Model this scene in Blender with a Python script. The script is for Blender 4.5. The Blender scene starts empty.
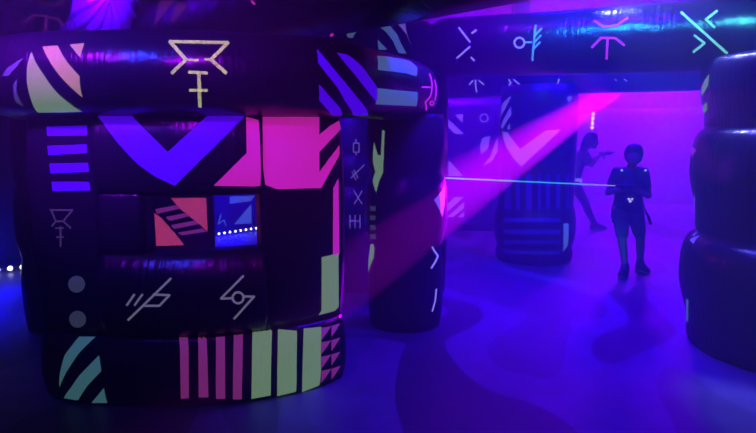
import bpy, bmesh, math, random
from mathutils import Vector, Matrix

random.seed(7)
scene = bpy.context.scene
COL = scene.collection
R = math.radians

# ------------------------------------------------------------------ materials
MATS = {}

def new_mat(name):
    m = bpy.data.materials.new(name)
    m.use_nodes = True
    nt = m.node_tree
    return m, nt, nt.nodes['Principled BSDF']

def gathers(nt, bsdf, strength=0.35):
    """sewn fabric: fine gathers running across the seams plus soft dents"""
    uv = nt.nodes.new('ShaderNodeUVMap')
    mp = nt.nodes.new('ShaderNodeMapping'); mp.inputs['Scale'].default_value = (42, 3.2, 1)
    n1 = nt.nodes.new('ShaderNodeTexNoise'); n1.inputs['Scale'].default_value = 1.0; n1.inputs['Detail'].default_value = 2.5
    mp2 = nt.nodes.new('ShaderNodeMapping'); mp2.inputs['Scale'].default_value = (4.5, 4.5, 1)
    n2 = nt.nodes.new('ShaderNodeTexNoise'); n2.inputs['Scale'].default_value = 1.0; n2.inputs['Detail'].default_value = 3.0
    add = nt.nodes.new('ShaderNodeMath'); add.operation = 'MULTIPLY_ADD'; add.inputs[1].default_value = 3.4
    bp = nt.nodes.new('ShaderNodeBump'); bp.inputs['Strength'].default_value = strength; bp.inputs['Distance'].default_value = 0.012
    L = nt.links.new
    L(uv.outputs[0], mp.inputs[0]); L(uv.outputs[0], mp2.inputs[0])
    L(mp.outputs[0], n1.inputs[0]); L(mp2.outputs[0], n2.inputs[0])
    L(n2.outputs[0], add.inputs[0]); L(n1.outputs[0], add.inputs[2])
    L(add.outputs[0], bp.inputs['Height']); L(bp.outputs[0], bsdf.inputs['Normal'])

def vinyl(name, col, rough=0.34, bump=0.35):
    m, nt, b = new_mat(name)
    b.inputs['Base Color'].default_value = (*col, 1)
    b.inputs['Roughness'].default_value = rough
    b.inputs['Specular IOR Level'].default_value = 0.6
    gathers(nt, b, bump)
    MATS[name] = m

def paint(name, col, glow, rough=0.5, speck=0.0, absorb=1.0):
    """fluorescent print: reflects, and gives off its own light under the ultraviolet lamps"""
    m, nt, b = new_mat(name)
    # fluorescent dyes soak up the blue they are lit with
    b.inputs['Base Color'].default_value = (col[0], col[1], col[2] * absorb, 1)
    b.inputs['Roughness'].default_value = rough
    b.inputs['Emission Color'].default_value = (*col, 1)
    b.inputs['Emission Strength'].default_value = glow
    if speck:
        tc = nt.nodes.new('ShaderNodeTexCoord')
        n = nt.nodes.new('ShaderNodeTexNoise'); n.inputs['Scale'].default_value = speck; n.inputs['Detail'].default_value = 3
        r = nt.nodes.new('ShaderNodeValToRGB')
        r.color_ramp.elements[0].position = 0.40; r.color_ramp.elements[0].color = tuple(c * 0.28 for c in col) + (1,)
        r.color_ramp.elements[1].position = 0.58; r.color_ramp.elements[1].color = (*col, 1)
        nt.links.new(tc.outputs['Object'], n.inputs[0]); nt.links.new(n.outputs[0], r.inputs[0])
        nt.links.new(r.outputs[0], b.inputs['Emission Color'])
    gathers(nt, b, 0.2)
    MATS[name] = m

def plain(name, col, rough=0.6, metal=0.0):
    m, nt, b = new_mat(name)
    tc = nt.nodes.new('ShaderNodeTexCoord')
    n = nt.nodes.new('ShaderNodeTexNoise'); n.inputs['Scale'].default_value = 30
    mx = nt.nodes.new('ShaderNodeMixRGB'); mx.blend_type = 'MULTIPLY'; mx.inputs[0].default_value = 0.3
    mx.inputs[1].default_value = (*col, 1)
    nt.links.new(tc.outputs['Object'], n.inputs[0]); nt.links.new(n.outputs[0], mx.inputs[2])
    nt.links.new(mx.outputs[0], b.inputs['Base Color'])
    b.inputs['Roughness'].default_value = rough; b.inputs['Metallic'].default_value = metal
    MATS[name] = m

def glow(name, col, s):
    m, nt, b = new_mat(name)
    b.inputs['Base Color'].default_value = (0.02, 0.02, 0.02, 1)
    b.inputs['Emission Color'].default_value = (*col, 1); b.inputs['Emission Strength'].default_value = s
    MATS[name] = m

vinyl('black_vinyl', (0.019, 0.013, 0.034), rough=0.29, bump=0.38)
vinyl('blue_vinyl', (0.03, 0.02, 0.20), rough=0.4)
paint('violet_print', (0.090, 0.002, 0.85), 0.75)
paint('blue_print', (0.05, 0.03, 0.36), 0.05)  # not fluorescent: a faint emission is added over the plain blue
paint('pink_print', (0.74, 0.022, 0.44), 0.66)
paint('mauve_print', (0.55, 0.06, 0.36), 0.32)
paint('green_print', (0.30, 0.52, 0.29), 0.46, absorb=0.3)
paint('tan_print', (0.50, 0.42, 0.24), 0.46, absorb=0.4)
paint('ice_print', (0.16, 0.32, 0.55), 0.34)
paint('teal_print', (0.11, 0.34, 0.36), 0.34)
paint('grey_print', (0.14, 0.17, 0.22), 0.20)  # plain grey paint with a little emission added, not fluorescent
paint('rune_yellow', (0.68, 0.82, 0.36), 0.78, speck=110, absorb=0.3)
paint('rune_grey', (0.30, 0.28, 0.36), 0.42)
paint('rune_dim', (0.11, 0.07, 0.13), 0.32)
paint('rune_lilac', (0.45, 0.38, 0.85), 0.7)
paint('rune_cyan', (0.12, 0.50, 0.70), 0.7)
paint('rune_pink', (0.72, 0.03, 0.50), 0.75)
paint('rune_teal', (0.25, 0.74, 0.56), 0.75, absorb=0.5)
paint('crimson_print', (0.12, 0.012, 0.07), 0.55)
paint('lilac_print', (0.40, 0.25, 0.72), 0.32)
paint('coral_print', (0.80, 0.07, 0.20), 0.85, speck=90)
plain('skin', (0.35, 0.20, 0.14), 0.55)
plain('hair_dark', (0.015, 0.012, 0.012), 0.6)
plain('shirt_cloth', (0.05, 0.05, 0.07), 0.8)
plain('shorts_cloth', (0.10, 0.10, 0.13), 0.85)
plain('jeans_cloth', (0.08, 0.09, 0.15), 0.85)
paint('pale_cloth', (0.60, 0.50, 0.90), 0.45, rough=0.85)
plain('vest_plastic', (0.02, 0.02, 0.025), 0.4)
plain('rubber', (0.03, 0.03, 0.03), 0.6)
plain('shoe_white', (0.5, 0.5, 0.52), 0.6)
plain('eye_white', (0.6, 0.6, 0.6), 0.3)
plain('lamp_metal', (0.03, 0.03, 0.03), 0.4, 0.6)
glow('diode_blue', (0.55, 0.55, 1.0), 9.0)
glow('diode_pink', (1.0, 0.45, 0.95), 10.0)
glow('sensor_light', (0.35, 0.55, 1.0), 1.6)
glow('emblem_light', (0.75, 0.7, 1.0), 0.9)
glow('lamp_lens', (1.0, 0.75, 1.0), 9.0)

# laser: cyan, turning pale pink towards the muzzle
m, nt, b = new_mat('laser_light')
tc = nt.nodes.new('ShaderNodeTexCoord'); sp = nt.nodes.new('ShaderNodeSeparateXYZ')
rp = nt.nodes.new('ShaderNodeValToRGB')
rp.color_ramp.elements[0].position = 0.0; rp.color_ramp.elements[0].color = (0.55, 0.25, 0.95, 1)
rp.color_ramp.elements[1].position = 0.30; rp.color_ramp.elements[1].color = (0.02, 0.72, 0.72, 1)
nt.links.new(tc.outputs['Generated'], sp.inputs[0]); nt.links.new(sp.outputs[2], rp.inputs[0])
nt.links.new(rp.outputs[0], b.inputs['Emission Color']); b.inputs['Emission Strength'].default_value = 1.1
b.inputs['Base Color'].default_value = (0, 0, 0, 1)
MATS['laser_light'] = m

# floor: carpet printed with big camouflage blobs
m, nt, b = new_mat('camo_carpet')
tc = nt.nodes.new('ShaderNodeTexCoord')
n0 = nt.nodes.new('ShaderNodeTexNoise'); n0.inputs['Scale'].default_value = 0.95; n0.inputs['Detail'].default_value = 0.6; n0.inputs['Distortion'].default_value = 0.6
rp = nt.nodes.new('ShaderNodeValToRGB'); rp.color_ramp.interpolation = 'CONSTANT'
e = rp.color_ramp.elements
e[0].position = 0.0; e[0].color = (0.08, 0.06, 0.11, 1)
e[1].position = 0.43; e[1].color = (0.18, 0.17, 0.25, 1)
x = e.new(0.56); x.color = (0.115, 0.10, 0.17, 1)
n1 = nt.nodes.new('ShaderNodeTexNoise'); n1.inputs['Scale'].default_value = 160; n1.inputs['Detail'].default_value = 3
n2 = nt.nodes.new('ShaderNodeTexNoise'); n2.inputs['Scale'].default_value = 6; n2.inputs['Detail'].default_value = 5
mx = nt.nodes.new('ShaderNodeMixRGB'); mx.blend_type = 'OVERLAY'; mx.inputs[0].default_value = 0.55
mx2 = nt.nodes.new('ShaderNodeMixRGB'); mx2.blend_type = 'OVERLAY'; mx2.inputs[0].default_value = 0.35
bp = nt.nodes.new('ShaderNodeBump'); bp.inputs['Strength'].default_value = 0.35; bp.inputs['Distance'].default_value = 0.01
L = nt.links.new
mpc = nt.nodes.new('ShaderNodeMapping'); mpc.inputs['Scale'].default_value = (1.0, 0.55, 1.0); mpc.inputs['Location'].default_value = (0.35, 0.2, 0)
L(tc.outputs['Object'], mpc.inputs[0]); L(mpc.outputs[0], n0.inputs[0])
for n in (n1, n2): L(tc.outputs['Object'], n.inputs[0])
L(n0.outputs[0], rp.inputs[0]); L(rp.outputs[0], mx.inputs[1]); L(n1.outputs[0], mx.inputs[2])
L(mx.outputs[0], mx2.inputs[1]); L(n2.outputs[0], mx2.inputs[2]); L(mx2.outputs[0], b.inputs['Base Color'])
L(n1.outputs[0], bp.inputs['Height']); L(bp.outputs[0], b.inputs['Normal'])
b.inputs['Roughness'].default_value = 0.42; b.inputs['Specular IOR Level'].default_value = 0.35
MATS['camo_carpet'] = m

plain('dark_wall', (0.06, 0.05, 0.09), 0.8)
plain('dark_ceiling', (0.10, 0.08, 0.12), 0.85)

# ------------------------------------------------------------------ object helpers
def tag(o, label=None, cat=None, group=None, kind=None):
    if label: o['label'] = label
    if cat: o['category'] = cat
    if group: o['group'] = group
    if kind: o['kind'] = kind
    return o

def empty(name, loc, label, cat, group=None):
    o = bpy.data.objects.new(name, None)
    o.location = loc
    o.empty_display_size = 0.2
    COL.objects.link(o)
    return tag(o, label, cat, group)

def link(name, bm, mats, parent=None, smooth=True, base=None):
    """bm is in world coordinates; the object's origin goes to base (or to its parent's)"""
    org = Vector(base) if base is not None else (parent.matrix_world.translation.copy() if parent else Vector((0, 0, 0)))
    if parent and parent.parent: org = parent.parent.location.copy()
    elif parent: org = parent.location.copy()
    bmesh.ops.translate(bm, verts=bm.verts, vec=-org)
    me = bpy.data.meshes.new(name)
    bm.to_mesh(me); bm.free()
    for n in (mats if isinstance(mats, (list, tuple)) else [mats]): me.materials.append(MATS[n])
    if smooth:
        for p in me.polygons: p.use_smooth = True
    o = bpy.data.objects.new(name, me)
    COL.objects.link(o)
    if parent:
        o.parent = parent          # thing and parts share one origin frame
        if parent.parent: o.location = (0, 0, 0)
    else:
        o.location = org
    return o

def box_bm(lo, hi, bm=None, bevel=0.0):
    bm2 = bmesh.new()
    bmesh.ops.create_cube(bm2, size=1)
    lo, hi = Vector(lo), Vector(hi)
    bmesh.ops.scale(bm2, verts=bm2.verts, vec=hi - lo)
    bmesh.ops.translate(bm2, verts=bm2.verts, vec=(lo + hi) / 2)
    if bevel: bmesh.ops.bevel(bm2, geom=bm2.edges[:], offset=bevel, segments=2, affect='EDGES')
    if bm is None: return bm2
    me = bpy.data.meshes.new('t'); bm2.to_mesh(me); bm2.free(); bm.from_mesh(me); bpy.data.meshes.remove(me)
    return bm

def cone_bm(a, b, ra, rb, seg=16, bm=None):
    bm = bm or bmesh.new()
    a, b = Vector(a), Vector(b); d = b - a
    mt = Matrix.Translation((a + b) / 2) @ d.to_track_quat('Z', 'Y').to_matrix().to_4x4()
    bmesh.ops.create_cone(bm, cap_ends=True, segments=seg, radius1=ra, radius2=rb, depth=d.length, matrix=mt)
    return bm

def sphere_bm(c, r, bm=None, sc=(1, 1, 1), seg=16):
    bm = bm or bmesh.new()
    bmesh.ops.create_uvsphere(bm, u_segments=seg, v_segments=max(6, seg // 2), radius=1.0,
                              matrix=Matrix.Translation(c) @ Matrix.Diagonal((r * sc[0], r * sc[1], r * sc[2], 1)))
    return bm

# ------------------------------------------------------------------ inflatable sheets
def rounded(pts, cut, closed=True, step=0.025):
    """polygon with rounded corners, resampled at an even step"""
    pts = [Vector(p) for p in pts]; n = len(pts); out = []
    for i, p in enumerate(pts):
        if not closed and i in (0, n - 1):
            out.append(p); continue
        a, c = pts[i - 1], pts[(i + 1) % n]
        k = cut[i] if isinstance(cut, (list, tuple)) else cut
        k = min(k, (a - p).length * 0.49, (c - p).length * 0.49)
        s, e = p + (a - p).normalized() * k, p + (c - p).normalized() * k
        for q in range(13):
            t = q / 12
            out.append(s * (1 - t) ** 2 + p * 2 * t * (1 - t) + e * t * t)
    if closed: out.append(out[0])
    d = [0]
    for i in range(1, len(out)): d.append(d[-1] + (out[i] - out[i - 1]).length)
    m = max(8, round(d[-1] / step)); res = []; j = 0
    for i in range(m + (0 if closed else 1)):
        s = d[-1] * i / m
        while j < len(d) - 2 and d[j + 1] < s: j += 1
        f = (s - d[j]) / max(1e-9, d[j + 1] - d[j])
        res.append(out[j].lerp(out[j + 1], f))
    return res

def circle_path(c, r, step=0.03, sx=1.0, sy=1.0):
    n = max(24, round(2 * math.pi * r / step))
    return [Vector((c[0] + r * sx * math.sin(2 * math.pi * i / n), c[1] + r * sy * math.cos(2 * math.pi * i / n) * 1)) for i in range(n)][::-1]

def tube_profile(r, z, n=36, squash=1.0):
    return [(r * math.cos(math.pi + 2 * math.pi * i / n) * squash, z + r * math.sin(math.pi + 2 * math.pi * i / n)) for i in range(n)]

def wall_profile(z0, z1, bulge, depth, n=14, inner=None):
    inner = bulge if inner is None else inner
    pr = []
    for i in range(n + 1):
        t = i / n
        pr.append((bulge * (1 - abs(2 * t - 1) ** 2.6), z0 + (z1 - z0) * t))
    for i in range(n + 1):
        t = 1 - i / n
        pr.append((-depth - inner * (1 - abs(2 * t - 1) ** 2.6), z0 + (z1 - z0) * t))
    return pr

def stack_profile(zs, bulges, base=0.0, n=10, power=2.4):
    """open profile of chambers pinched by seams"""
    pr = []
    for k in range(len(zs) - 1):
        for i in range(n + (1 if k == len(zs) - 2 else 0)):
            t = i / n
            pr.append((base + bulges[k] * (1 - abs(2 * t - 1) ** power), zs[k] + (zs[k + 1] - zs[k]) * t))
    return pr

def slump_profile(zs, bulges, n=30):
    """chambers with a full round shoulder under each seam, slimming towards the seam below"""
    pr = []
    for k in range(len(zs) - 1):
        for i in range(n + (1 if k == len(zs) - 2 else 0)):
            t = i / n
            q = min(1, max(0, (t - 0.12) / 0.5)); q = q * q * (3 - 2 * q)
            o = bulges[k] * (0.30 + 0.70 * q)
            if t > 0.72: o *= math.sqrt(max(0, 1 - ((t - 0.72) / 0.28) ** 2.2))
            if t < 0.05: o *= 0.5 + 0.5 * t / 0.05
            pr.append((o, zs[k] + (zs[k + 1] - zs[k]) * t))
    return pr

SHEETS = {}

class Sheet:
    def __init__(self, path, closed, profile, pclosed, scale=None, zshift=None, pleat=None, u0=None, u1=None):
        n = len(path)
        nrm = []
        for i in range(n):
            a = path[i - 1] if (closed or i > 0) else path[0]
            c = path[(i + 1) % n] if (closed or i < n - 1) else path[-1]
            d = (c - a).normalized(); nrm.append(Vector((d.y, -d.x)))
        us = [0.0]
        for i in range(1, n): us.append(us[-1] + (path[i] - path[i - 1]).length)
        self.total = us[-1] + ((path[0] - path[-1]).length if closed else 0)
        idx = list(range(n))
        if u0 is not None:
            idx = [i for i in range(n) if u0 <= us[i] <= u1]; closed = False
        self.closed, self.pclosed = closed, pclosed
        self.u = [us[i] for i in idx]
        cz = sum(p[1] for p in profile) / len(profile); co = sum(p[0] for p in profile) / len(profile)
        vs = [0.0]
        for j in range(1, len(profile)):
            vs.append(vs[-1] + math.hypot(profile[j][0] - profile[j - 1][0], profile[j][1] - profile[j - 1][1]))
        self.plen = vs[-1] + (math.hypot(profile[0][0] - profile[-1][0], profile[0][1] - profile[-1][1]) if pclosed else 0)
        self.v = vs
        self.g = []
        for i in idx:
            s = scale(us[i], self.total) if scale else 1.0
            dz = zshift(us[i], self.total) if zshift else 0.0
            row = []
            for j, (o, z) in enumerate(profile):
                k = s * (pleat(us[i], self.total, j / len(profile)) if pleat else 1.0)
                oo = co + (o - co) * k; zz = cz + (z - cz) * k
                p = path[i] + nrm[i] * oo
                row.append(Vector((p.x, p.y, zz + dz)))
            self.g.append(row)

    def frac(self, u, v):
        us, vs = self.u, self.v
        def find(a, x, closed, tot):
            if x <= a[0]: return 0, 0.0
            for k in range(len(a) - 1):
                if a[k] <= x <= a[k + 1]: return k, (x - a[k]) / max(1e-9, a[k + 1] - a[k])
            if closed: return len(a) - 1, min(1.0, (x - a[-1]) / max(1e-9, tot - a[-1]))
            return len(a) - 2, 1.0
        return find(us, u, self.closed, self.total), find(vs, v, self.pclosed, self.plen)

    def at(self, u, v, off):
        (i, a), (j, b) = self.frac(u, v)
        i2 = (i + 1) % len(self.g); j2 = (j + 1) % len(self.v)
        p00, p10, p11, p01 = self.g[i][j], self.g[i2][j], self.g[i2][j2], self.g[i][j2]
        p = (p00 * (1 - a) + p10 * a) * (1 - b) + (p01 * (1 - a) + p11 * a) * b
        n = ((p10 - p00) + (p11 - p01)).cross((p01 - p00) + (p11 - p10))
        return p + n.normalized() * off if n.length > 1e-9 else p

    def build(self, name, base_mat, parent, prints, base=None):
        bm = bmesh.new(); uvl = bm.loops.layers.uv.new('UVMap')
        nu, nv = len(self.g), len(self.v)
        V = [[bm.verts.new(p) for p in row] for row in self.g]
        for i in range(nu if self.closed else nu - 1):
            for j in range(nv if self.pclosed else nv - 1):
                i2, j2 = (i + 1) % nu, (j + 1) % nv
                f = bm.faces.new((V[i][j], V[i2][j], V[i2][j2], V[i][j2]))
                ua, ub = self.u[i], self.u[i + 1] if i + 1 < nu else self.total
                va, vb = self.v[j], self.v[j + 1] if j + 1 < nv else self.plen
                for l, c in zip(f.loops, ((ua, va), (ub, va), (ub, vb), (ua, vb))): l[uvl].uv = c
        if not self.closed and self.pclosed:
            bm.faces.new(V[0]); bm.faces.new(V[-1][::-1])
        if self.closed and not self.pclosed:
            bm.faces.new([V[i][0] for i in range(nu)][::-1]); bm.faces.new([V[i][-1] for i in range(nu)])
        mats = [base_mat]
        for mat, polys in prints:
            if mat not in mats: mats.append(mat)
            mi = mats.index(mat)
            for poly in polys:
                b2 = bmesh.new()
                try: f = b2.faces.new([b2.verts.new((u, v, 0)) for u, v in poly])
                except Exception: b2.free(); continue
                f.normal_update()
                if f.normal.z < 0: f.normal_flip()
                bmesh.ops.triangulate(b2, faces=[f])
                for _ in range(5):
                    es = [e for e in b2.edges if e.calc_length() > 0.03]
                    if not es: break
                    bmesh.ops.subdivide_edges(b2, edges=es, cuts=1)
                    bmesh.ops.triangulate(b2, faces=b2.faces[:])
                mp = {}
                for v in b2.verts:
                    mp[v.index if v.index >= 0 else id(v)] = None
                b2.verts.index_update()
                nv_ = [bm.verts.new(self.at(v.co.x, v.co.y, 0.0035)) for v in b2.verts]
                for f in b2.faces:
                    try: nf = bm.faces.new([nv_[v.index] for v in f.verts])
                    except Exception: continue
                    nf.material_index = mi
                    for l, v in zip(nf.loops, f.verts): l[uvl].uv = (v.co.x, v.co.y)
                b2.free()
        o = link(name, bm, mats, parent, base=base)
        return o

def sheet(key, name, parent, path, closed, profile, pclosed, mat='black_vinyl', base=None, **kw):
    s = Sheet(path, closed, profile, pclosed, **kw)
    SHEETS[key] = s
    return s.build(name, mat, parent, PRINTS.get(key, []), base=base)

def dome(r):
    """radius falls off to a rounded, gathered end at both ends of a tube"""
    def f(u, tot):
        d = min(u, tot - u)
        if d >= r: return 1.0
        t = 1 - d / r
        return max(0.06, math.sqrt(max(0.0, 1 - t * t)))
    return f
vinyl('lit_vinyl', (0.10, 0.06, 0.22), rough=0.35, bump=0.9)

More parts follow.
